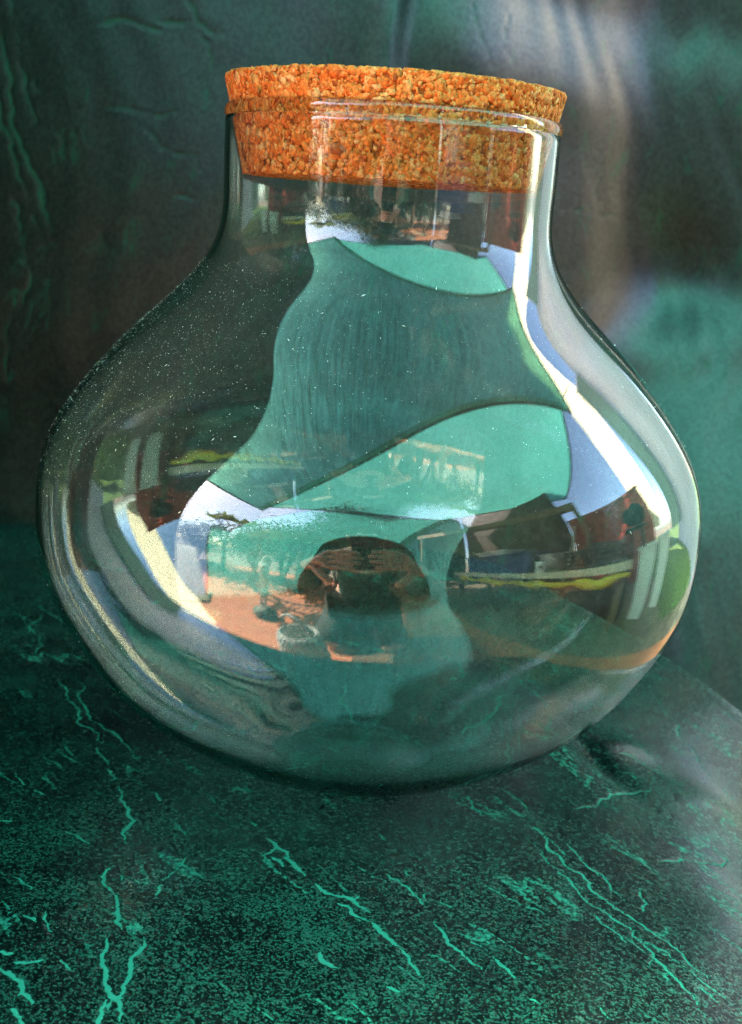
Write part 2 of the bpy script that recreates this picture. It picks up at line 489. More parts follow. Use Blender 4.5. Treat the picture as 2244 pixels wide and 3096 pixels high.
# ------------------------------------------------------------------ vinyl seat
SEAT_VEINS = [(1.2,[(-1416,722),(-1338,557),(-1253,376),(-1219,275),(-1143,159),(-1089,93),(-1041,4),(-995,-36)]),(1.3,[(-1359,732),(-1278,568),(-1187,306),(-1116,214),(-986,61),(-877,-109)]),(1.2,[(-1073,-24),(-990,-194)]),(1.5,[(-988,-224),(-944,-324)]),(1.6,[(-910,-361),(-881,-458),(-837,-549),(-822,-731),(-797,-815)]),(1.2,[(-818,-983),(-811,-1091),(-754,-1195)]),(1.7,[(-752,-1188),(-720,-1310),(-693,-1388)]),(1.7,[(-734,-1432),(-716,-1579),(-680,-1681),(-656,-1734),(-637,-1743),(-605,-1872)]),(1.8,[(-614,-1431),(-633,-1534),(-621,-1628),(-624,-1697),(-639,-1738)]),(1.8,[(-1007,-1630),(-954,-1676),(-914,-1723),(-867,-1790)]),(1.5,[(-1028,-1560),(-986,-1562)]),(1.5,[(-973,-1608),(-929,-1597),(-887,-1575)]),(2,[(-920,-1817),(-865,-1899)]),(1.6,[(-663,-1878),(-670,-1790),(-666,-1746)]),(1,[(-369,-596),(-338,-646)]),(2,[(-292,-738),(-260,-777),(-210,-887),(-139,-1006)]),(2,[(-105,-1047),(-33,-1113),(29,-1135),(90,-1199)]),(1.4,[(-267,-879),(-213,-952)]),(1.6,[(-31,-1157),(31,-1220),(91,-1255)]),(2.0,[(94,-1254),(138,-1317),(182,-1377)]),(1.4,[(182,-1377),(216,-1437),(263,-1542)]),(2.2,[(-61,-1450),(-9,-1524)]),(1.2,[(631,-550),(708,-665),(744,-780),(797,-871),(823,-962),(854,-1019),(907,-1071),(937,-1118),(965,-1136),(992,-1230),(1022,-1333),(1062,-1417),(1100,-1498),(1134,-1610)]),(1.3,[(676,-488),(750,-588),(790,-740),(853,-815),(869,-925),(915,-981),(978,-1063),(1044,-1155),(1088,-1199),(1130,-1307),(1201,-1401)]),(1.0,[(788,-565),(844,-647),(886,-761),(933,-821),(982,-957)]),(1.2,[(464,-252),(485,-350),(514,-444)]),(1.0,[(530,-334),(579,-396),(637,-436)]),(1.0,[(618,-155),(671,-273),(711,-407)]),(1.1,[(904,-290),(980,-207),(1076,-77),(1160,25),(1306,127)]),(1.0,[(1181,-566),(1309,-457),(1409,-405),(1530,-281)]),(1.2,[(169,-966),(238,-1065),(275,-1134)]),(1.2,[(295,-1202),(342,-1319),(382,-1380),(453,-1485)]),(1.0,[(281,-1044),(271,-1120)]),(1,[(322,-1084),(374,-1122)]),(1.1,[(415,-1311),(456,-1346)]),(1.3,[(481,-1394),(512,-1454),(547,-1523)]),(1,[(1002,-1215),(1047,-1251),(1080,-1300)]),(1,[(1060,-837),(1063,-947),(1031,-1027)]),(1,[(1117,-1423),(1182,-1501)]),(0.8,[(1573,1439),(1624,1179),(1633,961),(1689,736),(1794,562)]),(0.8,[(1354,737),(1397,524),(1464,354),(1595,350)]),(1.0,[(1205,440),(1306,430),(1401,394),(1478,282)]),(1,[(773,-1626),(809,-1688)]),(1,[(847,-1064),(892,-1159),(934,-1264)]),(1,[(742,-553),(799,-670),(820,-702)]),(1.1,[(-1331,-319),(-1261,-413)]),(1,[(-1225,-448),(-1172,-480)]),(1.2,[(-1030,-742),(-980,-779),(-921,-840)]),(1,[(-956,-1311),(-925,-1389),(-895,-1451)]),(1.2,[(-1019,-1346),(-966,-1381)]),(1.2,[(-841,-1569),(-794,-1624)]),(1,[(-1106,-1113),(-1030,-1200)]),(1,[(-618,-1097),(-618,-1185)]),(0.8,[(-560,-901),(-579,-984),(-617,-1082)]),(1,[(-758,-1046),(-748,-1098)]),(1,[(-1227,-715),(-1278,-713)]),(1.2,[(-947,-1676),(-976,-1644)]),(1.2,[(-760,-400),(-725,-475)]),(0.8,[(-594,-386),(-511,-483)]),(0.8,[(-649,-626),(-575,-750)]),(0.9,[(-1775,1598),(-1660,1277),(-1607,1144),(-1524,826)]),(0.9,[(-1814,1104),(-1679,1113),(-1590,1165)]),(0.8,[(-1710,1267),(-1729,1608)]),(0.9,[(714,831),(675,622),(565,414),(465,270)]),(0.8,[(793,1578),(1012,1773),(1196,2011)]),(1.0,[(-78,966),(-64,694),(-2,373),(71,256)]),(1,[(111,-621),(145,-688)]),(1,[(209,-898),(225,-944)]),(1,[(138,-939),(193,-979)]),(1.3,[(146,-1602),(186,-1632)]),(1,[(565,-1614),(602,-1644)])]
BACK_VEINS = [(1.3,[(-2735,3265),(-2698,3132),(-2663,2892),(-2620,2804),(-2622,2683),(-2544,2505),(-2500,2417),(-2480,2327),(-2412,2209)]),(1.6,[(-2642,3286),(-2587,3093),(-2570,2898),(-2533,2779),(-2551,2672),(-2483,2555),(-2432,2452),(-2363,2334),(-2325,2184),(-2287,2064),(-2258,1943)]),(1.1,[(-2509,3098),(-2464,2980),(-2452,2875),(-2416,2787),(-2394,2652)]),(1,[(-2568,3530),(-2553,3381)]),(1.1,[(-1422,3602),(-1354,3487),(-1253,3358),(-1180,3295)]),(1.2,[(-1984,3350),(-1877,3379),(-1753,3387),(-1657,3348),(-1547,3332)]),(1,[(-1566,3391),(-1380,3395)]),(1,[(-1315,3347),(-1228,3194),(-1214,3074)]),(0.8,[(-1910,2819),(-1754,2829),(-1628,2806),(-1426,2834)]),(1.1,[(-2525,2263),(-2495,2142),(-2466,2022),(-2467,1868)]),(1,[(-2441,1817),(-2402,1666),(-2456,1462)]),(0.9,[(-2517,1427),(-2574,1113),(-2531,882)]),(0.9,[(-2412,3029),(-2351,2897)]),(0.8,[(-2256,2706),(-2214,2496)]),(0.8,[(-2376,2119),(-2345,1953)]),(0.8,[(-2349,1876),(-2226,1929)]),(0.7,[(-1687,2742),(-1475,2573),(-1231,2421)]),(0.7,[(-1443,2285),(-1301,2264)]),(0.7,[(-2527,3308),(-2503,3144)]),(0.7,[(-2463,3282),(-2443,3178)]),(0.7,[(-1261,3086),(-1230,2952),(-1195,2879)]),(0.7,[(-1933,2040),(-1871,1906)]),(0.6,[(-1176,3363),(-1151,3334)]),(0.7,[(-2371,1668),(-2228,1662)]),(0.5,[(456,3721),(484,3542),(588,3384),(692,3240)]),(0.5,[(725,3648),(706,3481),(813,3293)]),(0.5,[(1208,2392),(1367,2371),(1574,2339),(1767,2274)]),(0.5,[(1504,2822),(1550,2642),(1535,2428)]),(0.5,[(2029,3475),(2082,3222),(2210,2988)])]

def wiggle(veins, seed):
    # fractal midpoint displacement, so that no crease is a smooth stroke; a few short forks
    rg = random.Random(seed); out = []
    for w, pl in veins:
        P = [Vector(p) for p in pl]
        for _ in range(3):
            Q = [P[0]]
            for a, c in zip(P, P[1:]):
                d = c - a; n_ = Vector((-d.y, d.x))
                Q += [(a + c) / 2 + n_ * rg.gauss(0, 0.10), c]
            P = Q
        out.append((w * 0.9, [tuple(p) for p in P]))
        if len(pl) > 3:
            for _ in range(len(pl) // 3):
                i = rg.randrange(2, len(P) - 2); p = P[i].copy(); d = (P[i + 1] - P[i - 1]).normalized()
                a = math.atan2(d.y, d.x) + rg.choice((-1, 1)) * rg.uniform(0.25, 0.7); seg = [tuple(p)]
                for _k in range(rg.randint(4, 9)):
                    p = p + Vector((math.cos(a), math.sin(a))) * 11; a += rg.gauss(0, 0.35); seg.append(tuple(p))
                out.append((w * rg.uniform(0.3, 0.55), seg))
    return out
SEAT_VEINS = wiggle(SEAT_VEINS, 5)
BACK_VEINS = wiggle(BACK_VEINS, 6)
def vein_field(pts2, veins, unit):
    """distance to the nearest crease, in units of that crease's half-width"""
    pts2 = pts2.astype(np.float32)
    best = np.full(len(pts2), 8.0, np.float32)
    for w, pl in veins:
        hw = w * unit
        pl = np.array(pl, np.float32) * 1e-4
        lo = pl.min(0) - 8 * hw; hi = pl.max(0) + 8 * hw
        sel = np.nonzero(((pts2 > lo) & (pts2 < hi)).all(1))[0]
        if not len(sel): continue
        q = pts2[sel]; d = np.full(len(sel), 1e9, np.float32)
        L = np.concatenate([[0], np.cumsum(np.linalg.norm(np.diff(pl, axis=0), axis=1))])
        for i, (a, b) in enumerate(zip(pl, pl[1:])):
            ab = b - a; t = np.clip(((q - a) @ ab) / max(float(ab @ ab), 1e-12), 0, 1)
            dd = np.linalg.norm(q - (a + t[:, None] * ab), axis=1)
            u = (L[i] + t * (L[i + 1] - L[i])) / L[-1]
            taper = 0.3 + 0.7 * np.minimum(1, 5 * np.minimum(u, 1 - u) + 0.1)
            d = np.minimum(d, dd / taper)
        best[sel] = np.minimum(best[sel], d / hw)
    return best

SEAT = empty("corner_seat", (0, 0, G))
tag(SEAT, "dark green marbled vinyl corner seat with teal creases under the glass jar", "seat")

def grid_faces(nu, nv):
    i, j = np.meshgrid(np.arange(nu - 1), np.arange(nv - 1), indexing='ij')
    return np.stack([i * nv + j, (i + 1) * nv + j, (i + 1) * nv + j + 1, i * nv + j + 1], -1).reshape(-1, 4)

def set_attr(o, name, arr):
    a = o.data.attributes.new(name, 'FLOAT', 'POINT')
    a.data.foreach_set("value", np.asarray(arr, np.float32))

def fbm(pts, scale, octv=3):
    out = np.empty(len(pts))
    for i, p in enumerate(pts):
        out[i] = mnoise.fractal(Vector((p[0] * scale, p[1] * scale, p[2] * scale if len(p) > 2 else 0.0)), 0.8, 2.0, octv)
    return out

def lump(x, y, cx, cy, sx, sy, rot, h):
    c, s = math.cos(rot), math.sin(rot)
    u = (x - cx) * c + (y - cy) * s; v = -(x - cx) * s + (y - cy) * c
    return h * np.exp(-(u / sx) ** 2 - (v / sy) ** 2)

def build_seat():
    # cushion cover: a sheet over a rounded block, its edges turned down
    x0, x1, y0, y1 = -0.315, 0.285, -0.245, 0.385
    def axis(a, lo, hi, b_, fine, coarse):
        return np.concatenate([np.arange(a, lo, coarse), np.arange(lo, hi, fine), np.arange(hi, b_, coarse)])
    # finer where the creases are seen close to
    xs = axis(x0 - 0.11, -0.21, 0.21, x1 + 0.11, 0.0007, 0.0016); ys = axis(y0 - 0.09, -0.215, 0.07, y1 + 0.11, 0.00068, 0.0015)
    X, Y = np.meshgrid(xs, ys, indexing='ij')
    rr = 0.03
    cx, cy = (x0 + x1) / 2, (y0 + y1) / 2
    hx, hy = (x1 - x0) / 2 - rr, (y1 - y0) / 2 - rr
    # back right corner is cut round
    rad = np.where((X > cx) & (Y > cy), 0.16, 0.03)
    qx = np.abs(X - cx) - hx + rad; qy = np.abs(Y - cy) - hy + rad
    mx = np.maximum(qx, 0); my = np.maximum(qy, 0)
    sd = np.hypot(mx, my) + np.minimum(np.maximum(qx, qy), 0) - rad
    ch = X * 0.842 + Y * 0.540 - 0.267 + rr * 0.6
    k_ = np.clip(0.5 + 0.5 * (sd - ch) / 0.03, 0, 1); sd = ch + (sd - ch) * k_ + 0.03 * k_ * (1 - k_)
    gx, gy = np.gradient(sd, xs, ys); gl = np.hypot(gx, gy) + 1e-9; gx /= gl; gy /= gl
    s = np.maximum(sd, 0)
    ang = np.minimum(s / rr, np.pi / 2)
    BX, BY = X - gx * s, Y - gy * s
    PX = BX + gx * rr * np.sin(ang); PY = BY + gy * rr * np.sin(ang)
    drop = -rr * (1 - np.cos(ang)) - np.maximum(s - rr * np.pi / 2, 0)
    Z = np.zeros_like(X)
    # soft upholstery: slightly sunk under the jar, crowned to the right, a tuck beside the jar
    Z -= 1.85 * np.maximum(BX - 0.052, 0) ** 2 * (1 - 0.5 * sstep(0.05, 0.2, BY))      # the cushion falls away to the right
    Z += lump(BX, BY, 0.155, 0.020, 0.024, 0.016, 0.5, 0.0026)
    Z -= lump(BX, BY, 0.110, 0.036, 0.006, 0.026, 0.35, 0.0055)
    Z += lump(BX, BY, 0.092, 0.026, 0.007, 0.02, 0.35, 0.0022)
    Z += lump(BX, BY, 0.125, 0.055, 0.014, 0.010, 0.5, 0.003)
    Z -= lump(BX, BY, 0.20, 0.055, 0.016, 0.05, -0.5, 0.0015)
    Z += lump(BX, BY, 0.145, -0.10, 0.05, 0.03, 0.6, 0.003)
    Z -= lump(BX, BY, 0.0, 0.0, 0.06, 0.06, 0, 0.0012)
    Z += lump(BX, BY, -0.24, 0.16, 0.08, 0.10, 0, 0.004)
    Z += 0.0012 * np.sin(BX * 37 + 1.3 * np.sin(BY * 23)) * np.cos(BY * 29 + BX * 11)
    rj = np.hypot(BX, BY); wj = 1 - sstep(0.035, 0.095, rj); Z = Z * (1 - wj) - 0.0004 * wj
    vf = vein_field(np.stack([X.ravel(), Y.ravel()], 1), SEAT_VEINS, 0.00044)
    Zf = Z + drop - 0.00035 * np.exp(-(vf.reshape(X.shape)) ** 2)
    V = np.stack([PX, PY, Zf - G], -1).reshape(-1, 3)
    keep = (s < 0.085)
    f = grid_faces(len(xs), len(ys))
    ok = keep.ravel()[f].all(1)
    f = f[ok]
    used = np.unique(f); remap = np.full(len(V), -1); remap[used] = np.arange(len(used))
    o = np_mesh("seat_cushion", V[used], remap[f], mat_seat, SEAT)
    set_attr(o, "vein", vf[used])
    box("seat_base", (x0 + 0.02, y0 + 0.02, 0.06), (0.09, 0.25, -G - 0.06), mat_backplain, SEAT, bevel=0.01)
    for sx in (x0 + 0.05, 0.06):
        for sy in (y0 + 0.05, 0.22):
            bm = bmesh.new()
            add_tube(bm, [(sx, sy, 0.001), (sx, sy, 0.065)], [0.016, 0.022], 14)
            bm_obj("leg", bm, mat_darkwood, SEAT, smooth=True)

def back_bump(x, z):
    b = np.zeros_like(x)
    # padded folds: pleats at the top right, a hollow at the right with a rolled ridge under it
    b += lump(x, z, -0.004, 0.385, 0.010, 0.075, -0.05, 0.010)            # dark pleat (dents away)
    b -= lump(x, z, -0.036, 0.395, 0.026, 0.080, 0.0, 0.004)
    b -= lump(x, z, 0.085, 0.325, 0.085, 0.030, -0.22, 0.008)
    b += lump(x, z, 0.090, 0.380, 0.075, 0.020, -0.16, 0.006)
    b += lump(x, z, 0.215, 0.375, 0.070, 0.026, -0.10, 0.004)
    b -= lump(x, z, 0.235, 0.330, 0.060, 0.036, 0.0, 0.003)
    b += lump(x, z, 0.222, 0.195, 0.040, 0.050, 0.5, 0.024)               # hollow
    b -= lump(x, z, 0.225, 0.142, 0.080, 0.022, 0.2, 0.007)               # ridge
    b -= lump(x, z, 0.150, 0.20, 0.030, 0.16, 0.05, 0.010)
    b += lump(x, z, -0.17, 0.05, 0.22, 0.05, 0.0, 0.010)
    b -= lump(x, z, -0.10, 0.20, 0.16, 0.14, 0.0, 0.012)
    return b

def build_back():
    step = 0.0017
    xs = np.arange(-0.33, 0.36, step); zs = np.concatenate([np.arange(-0.38, 0.42, step), np.arange(0.42, 1.04, 0.006)])
    X, Z = np.meshgrid(xs, zs, indexing='ij')
    Y = 0.375 + 0.05 * Z + 0.6 * back_bump(X, Z)
    # the padding turns away to the right
    slope = 0.73 * sstep(-0.01, 0.08, xs) * (1 - 0.85 * sstep(0.14, 0.23, xs))
    Y += np.cumsum(slope)[:, None] * step * (0.75 + 0.25 * sstep(0.0, 0.2, Z))
    ztop = 0.97 - 0.57 * sstep(0.07, 0.24, X)  # unseen top shaped for light: blocks the sail at left, opens at right
    Y -= 0.17 * ((0.14 - Z) + np.sqrt((0.14 - Z) ** 2 + 0.05 ** 2)) * sstep(0.12, 0.25, X)
    Y -= 1.2 * np.maximum(0.02 - Z, 0) ** 2 * (1 - sstep(0.0, 0.15, X))
    wr = sstep(0.02, 0.12, X)
    # vertical crinkles of the sheet, strongest on the right
    Y += 0.0004 * wr * np.sin(X * 230 + 3.5 * np.sin(Z * 21) + 2 * np.sin(Z * 55 + X * 40)) * (0.5 + 0.5 * np.sin(Z * 37 + X * 61))
    Y += 0.0003 * np.sin(X * 120 + 4 * np.sin(Z * 17)) * np.sin(Z * 43 + 2 * np.sin(X * 33))
    # top and right edges roll backwards
    tz = np.maximum(Z - ztop, 0); tx = np.maximum(X - 0.315, 0); bz = np.maximum(0.02 - Z, 0)
    Y += 12 * tz**2 + 14 * tx**2
    vf = vein_field(np.stack([X.ravel(), Z.ravel()], 1), BACK_VEINS, 0.00085)
    Y = Y + 0.0006 * np.exp(-(vf.reshape(X.shape)) ** 2)
    V = np.stack([X, Y, Z - G], -1).reshape(-1, 3)
    f = grid_faces(len(xs), len(zs)); f = f[((Z < ztop + 0.05).ravel())[f].all(1)]
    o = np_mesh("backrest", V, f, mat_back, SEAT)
    o.data.flip_normals()
    set_attr(o, "vein", vf)
    box("backrest_frame", (-0.30, 0.56, 0.05), (0.31, 0.61, 0.80), mat_backplain, SEAT, bevel=0.02)

def build_side():
    # tall padded panel closing the left end
    n = 24
    outl = []
    for a in np.linspace(0, 90, 12):
        outl.append((-0.255 + 0.17 * (1 - math.cos(R(a))) , 0.55 + 0.22 * math.sin(R(a))))
    pts = [(-0.255, -0.30)] + outl + [(0.44, 0.80), (0.44, -0.30)]
    bm = bmesh.new()
    f = bm.faces.new([bm.verts.new((-0.325, y, z - G)) for y, z in pts])
    r = bmesh.ops.extrude_face_region(bm, geom=[f])
    for e in r['geom']:
        if isinstance(e, bmesh.types.BMVert): e.co.x = -0.375
    bm_obj("side_panel", bm, mat_backplain, SEAT, bevel=0.008)

mat_backplain = vinyl_material("green_vinyl_plain", (0.003, 0.0055, 0.0045), (0.024, 0.09, 0.06), (R(60), 0, 0), grain=0.8, veins=False, rough=0.4)
mat_darkwood = simple("dark_wood", (0.03, 0.017, 0.01), 0.5, 0.3, 30)
build_seat(); build_back(); build_side()

# ------------------------------------------------------------------ ground
mat_terra = simple("terracotta_paving", (0.50, 0.155, 0.065), 0.85, 0.16, 3.0, bump=0.4)
mat_grass = simple("lawn_green", (0.07, 0.12, 0.02), 0.9, 0.4, 14.0, bump=0.6)
mat_earth = simple("dry_earth", (0.19, 0.14, 0.09), 0.95, 0.3, 6.0, bump=0.6)
def sheet(name, lo, hi, z, mat, n=2):
    bm = bmesh.new()
    vs = [bm.verts.new((x, y, z)) for x, y in ((lo[0], lo[1]), (hi[0], lo[1]), (hi[0], hi[1]), (lo[0], hi[1]))]
    bm.faces.new(vs)
    o = bm_obj(name, bm, mat); o['kind'] = 'structure'
    return o
sheet("ground", (-60, -60), (60, 60), G - 0.012, mat_earth)
sheet("lawn", (1.15, 0.65), (12, 9), G - 0.006, mat_grass)
sheet("patio", (-2.4, -3.3), (0.8, 1.6), G, mat_terra)

# ------------------------------------------------------------------ shade sails
mat_hem = simple("dark_green_webbing", (0.01, 0.06, 0.045), 0.8, 0.2, 40)
mat_rope = simple("grey_rope", (0.25, 0.24, 0.22), 0.8, 0.2, 60)
mat_steel = simple("galvanised_steel", (0.45, 0.45, 0.44), 0.4, 0.2, 20, metal=0.7)
def sail(label, corners, sag, curve, mat):
    root = empty("shade_sail", corners[0])
    tag(root, label, "shade sail", "green shade sails stretched over the seat")
    P0 = Vector(corners[0])
    cs = [Vector(c) - P0 for c in corners]
    cen = sum(cs, Vector()) / len(cs)
    m = 40
    rim = []
    for a, b in zip(cs, cs[1:] + cs[:1]):
        for k in range(m):
            t = k / m
            p = a.lerp(b, t)
            inw = (cen - p); inw.z = 0; inw.normalize()
            rim.append(p + inw * (curve * (a - b).length * 4 * t * (1 - t) * 0.25))
    rings = 18
    V = []; n = len(rim)
    for i in range(rings + 1):
        s = i / rings
        for p in rim:
            q = cen.lerp(p, max(s, 0.002))
            q = q.copy(); q.z -= sag * (1 - s * s)
            V.append(q[:])
    i, j = np.meshgrid(np.arange(rings), np.arange(n), indexing='ij')
    F = np.stack([i * n + j, i * n + (j + 1) % n, (i + 1) * n + (j + 1) % n, (i + 1) * n + j], -1).reshape(-1, 4)
    np_mesh("cloth", V, F, mat, root)
    bm = bmesh.new()
    add_tube(bm, [p + Vector((0, 0, -0.006)) for p in rim + rim[:1]], 0.017, 6, cap=False)
    bm_obj("hem", bm, mat_hem, root, smooth=True)
    for c in cs:
        d = (c - cen).normalized()
        tube("corner_rope", [c - d * 0.02, c + d * 0.55 + Vector((0, 0, 0.1))], 0.006, mat_rope, root, 6)
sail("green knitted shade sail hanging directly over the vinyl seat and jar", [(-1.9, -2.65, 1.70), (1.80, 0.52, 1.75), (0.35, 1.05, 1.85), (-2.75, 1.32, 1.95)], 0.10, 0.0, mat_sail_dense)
sail("green knitted shade sail beyond the photographer, one corner by the timber beam", [(-1.92, -2.56, 1.82), (1.4, -3.0, 1.95), (2.95, -0.8, 1.90), (1.74, 0.46, 1.86)], 0.10, 0.03, mat_sail)

# ------------------------------------------------------------------ fences and walls
def corrugated(name, label, cat, p0, p1, z0, z1, pitch, amp, mat, cap=None, split=0.82, group=None):
    """fence of overlapping corrugated sheets, each sheet a part, plus a capping rail"""
    p0 = Vector((*p0, 0)); p1 = Vector((*p1, 0)); L = (p1 - p0).length
    d = (p1 - p0).normalized(); nrm = Vector((-d.y, d.x, 0))
    root = empty(name, (p0.x, p0.y, z0)); tag(root, label, cat, group)
    k = int(math.ceil(L / split))
    for q in range(k):
        a = q * L / k; b = (q + 1) * L / k + 0.03
        m = int((b - a) / pitch * 8)
        V = []
        for i in range(m + 1):
            s = a + (b - a) * i / m
            off = amp * math.sin(2 * math.pi * s / pitch) + 0.004 * (q % 2)
            p = d * s + nrm * off
            V += [(p.x, p.y, 0), (p.x, p.y, z1 - z0)]
        F = [(2 * i, 2 * i + 2, 2 * i + 3, 2 * i + 1) for i in range(m)]
        np_mesh("metal_sheet", V, F, mat, root)
    if cap:
        pa = d * -0.02 - nrm * 0.03; pb = d * (L + 0.02) + nrm * 0.03
        M3 = Matrix((( d.x, nrm.x, 0, 0), (d.y, nrm.y, 0, 0), (0, 0, 1, 0), (0, 0, 0, 1)))
        box("top_rail", (-0.02, -0.035, z1 - z0 + 0.001), (L + 0.02, 0.035, z1 - z0 + 0.035), cap, root, mtx=M3)
    return root
mat_red = simple("red_painted_steel", (0.36, 0.045, 0.03), 0.45, 0.25, 6)
mat_shade_brown = simple("shade_brown_steel", (0.05, 0.025, 0.02), 0.5, 0.25, 6)  # darker copy of the fence paint, with the shade put into the colour
mat_cream = simple("cream_painted_steel", (0.70, 0.62, 0.44), 0.5, 0.08, 4)
mat_white = simple("white_painted_steel", (0.52, 0.51, 0.52), 0.5, 0.08, 4)
corrugated("corrugated_fence", "sunlit red corrugated metal fence at the near end of the bench", "fence", (2.25, 0.62), (2.25, -0.85), G, 0.93, 0.09, 0.014, mat_red, mat_red)
corrugated("sky_block_wall", "corrugated shed wall raised to block sky behind the navy tub, shade put into its brown", "wall", (2.25, -0.90), (2.25, -3.6), G, 2.5, 0.09, 0.014, mat_shade_brown, mat_shade_brown)
corrugated("sky_block_wall", "corrugated shed wall added to block sky behind the photographer, shade put into its brown", "wall", (2.2, -3.65), (-0.3, -3.65), G, 2.7, 0.09, 0.014, mat_shade_brown, mat_shade_brown)  # both walls made tall to block the sky under the far sail
def leaning_sheet():
    root = empty("ribbed_sheet", (-1.3, -0.85, G)); tag(root, "cream ribbed metal sheets leaning at the left edge of the sunlit paving", "metal sheet")
    b0, b1 = Vector((0.05, 0.30, 0.003)), Vector((0.20, -0.10, 0.003)); t0, t1 = Vector((-0.60, 0.15, 0.40)), Vector((-0.40, -0.40, 0.40))
    up = (b1 - b0).cross(t0 - b0).normalized()
    if up.z < 0: up = -up
    for q in range(3):
        V = []; m = 48
        for i in range(m + 1):
            t = (q + i / m * 1.02) / 3
            off = up * ((0.018 if (i % 8) < 3 else 0.0) + 0.003 * q)
            V += [tuple(b0.lerp(b1, t) + off), tuple(t0.lerp(t1, t) + off)]
        np_mesh("panel", V, [(2 * i, 2 * i + 2, 2 * i + 3, 2 * i + 1) for i in range(m)], mat_cream, root, smooth=False)
leaning_sheet()
corrugated("house_wall", "white corrugated metal house wall rising behind the lawn on the right", "wall", (3.6, 2.35), (1.02, 1.51), G, 2.9, 0.15, 0.016, mat_white, mat_cream)
roof = empty("ribbed_wall", (2.55, 0.62, 1.2)); tag(roof, "sunlit cream ribbed metal wall strip beyond the end of the red fence", "wall")
def eave():
    # ribbed sheet sloping up from the low eave
    V = []; m = 96
    for i in range(m + 1):
        t = i / m
        off = 0.016 * (1 if (i % 12) < 4 else 0)
        for z in (0.2, 4.4):
            V.append((2.95 + 0.05 * t - 2.55 - off, 0.52 + 0.72 * t + 0.20 * (z - 1.0) - 0.62, z - 1.2))
    F = [(2 * i, 2 * i + 2, 2 * i + 3, 2 * i + 1) for i in range(m)]
    np_mesh("ribbed_panel", V, F, mat_cream, roof, smooth=False)
    box("corner_trim", (-0.05, 0.0, -1.0), (0.0, 0.04, 1.8), mat_cream, roof, mtx=Matrix.Translation((0.46, 0.98, 0)))
def hanging_cloth(loc, along, drop, label):
    root = empty("hanging_cloth", loc); tag(root, label, "cloth")
    V = []; L = Vector(along).length; m = int(L * 60) + 20; k = 14
    d = Vector(along).normalized(); nn = Vector((-d.y, d.x))
    for i in range(m + 1):
        for q in range(k + 1):
            t = i / m; z = -drop * q / k
            off = 0.03 * math.sin(t * L * 58) * (0.4 + 0.6 * q / k) - 0.04 * math.sin(q * 0.6)
            V.append((along[0] * t + nn.x * off, along[1] * t + nn.y * off, z))
    np_mesh("cloth", V, grid_faces(m + 1, k + 1), mat_darkcloth, root)
    tube("rail", [(-0.05 * d.x, -0.05 * d.y, 0.013), (along[0] + 0.05 * d.x, along[1] + 0.05 * d.y, 0.013)], 0.012, mat_steel, root)
mat_darkcloth = simple("dark_green_canvas", (0.018, 0.045, 0.038), 0.85, 0.25, 12)
hanging_cloth((2.90, 1.5, 2.7), (-0.03, 0.55), 2.75, "dark green cloth hanging between the cream ribbed wall and the white house wall")
hanging_cloth((0.98, 1.47, 2.9), (-3.9, 0.0), 3.2, "wide dark green canvas screen added behind the vinyl seat to block bright sky")  # unseen screen, added to keep bright sky out of the jar's reflections
eave()

# ------------------------------------------------------------------ bench with its clutter
mat_timber = simple("weathered_timber", (0.20, 0.13, 0.08), 0.75, 0.3, 20)
mat_paintw = simple("cream_painted_timber", (0.66, 0.60, 0.44), 0.6, 0.1, 10)
mat_blue = simple("navy_plastic", (0.02, 0.06, 0.20), 0.4, 0.12, 6)
mat_wplastic = simple("white_plastic", (0.78, 0.77, 0.74), 0.4, 0.06, 6)
mat_black = simple("black_plastic", (0.012, 0.012, 0.013), 0.35, 0.2, 12)
mat_yellow = simple("yellow_plastic", (0.75, 0.52, 0.02), 0.5, 0.15, 10, bump=0.3)
mat_ceramic = simple("white_ceramic", (0.80, 0.79, 0.77), 0.2, 0.03, 6)
bench = empty("work_bench", (1.38, -1.05, G)); tag(bench, "low timber work bench with a cream front edge along the red fence", "bench")
zb = -0.012 - G
for k in range(4):
    box("plank", (-0.27 + 0.145 * k, -1.05, zb - 0.03), (-0.135 + 0.145 * k, 1.05, zb), mat_timber, bench, bevel=0.003)
box("front_edge", (-0.295, -1.06, zb - 0.045), (-0.272, 1.06, zb + 0.012), mat_paintw, bench, bevel=0.002)
for sx in (-0.22, 0.24):
    for sy in (-0.98, 0.98):
        box("leg", (sx - 0.03, sy - 0.03, 0), (sx + 0.03, sy + 0.03, zb - 0.031), mat_timber, bench, bevel=0.003)
box("lower_rail", (-0.26, -0.94, 0.26), (-0.21, 0.94, 0.30), mat_timber, bench, bevel=0.003)

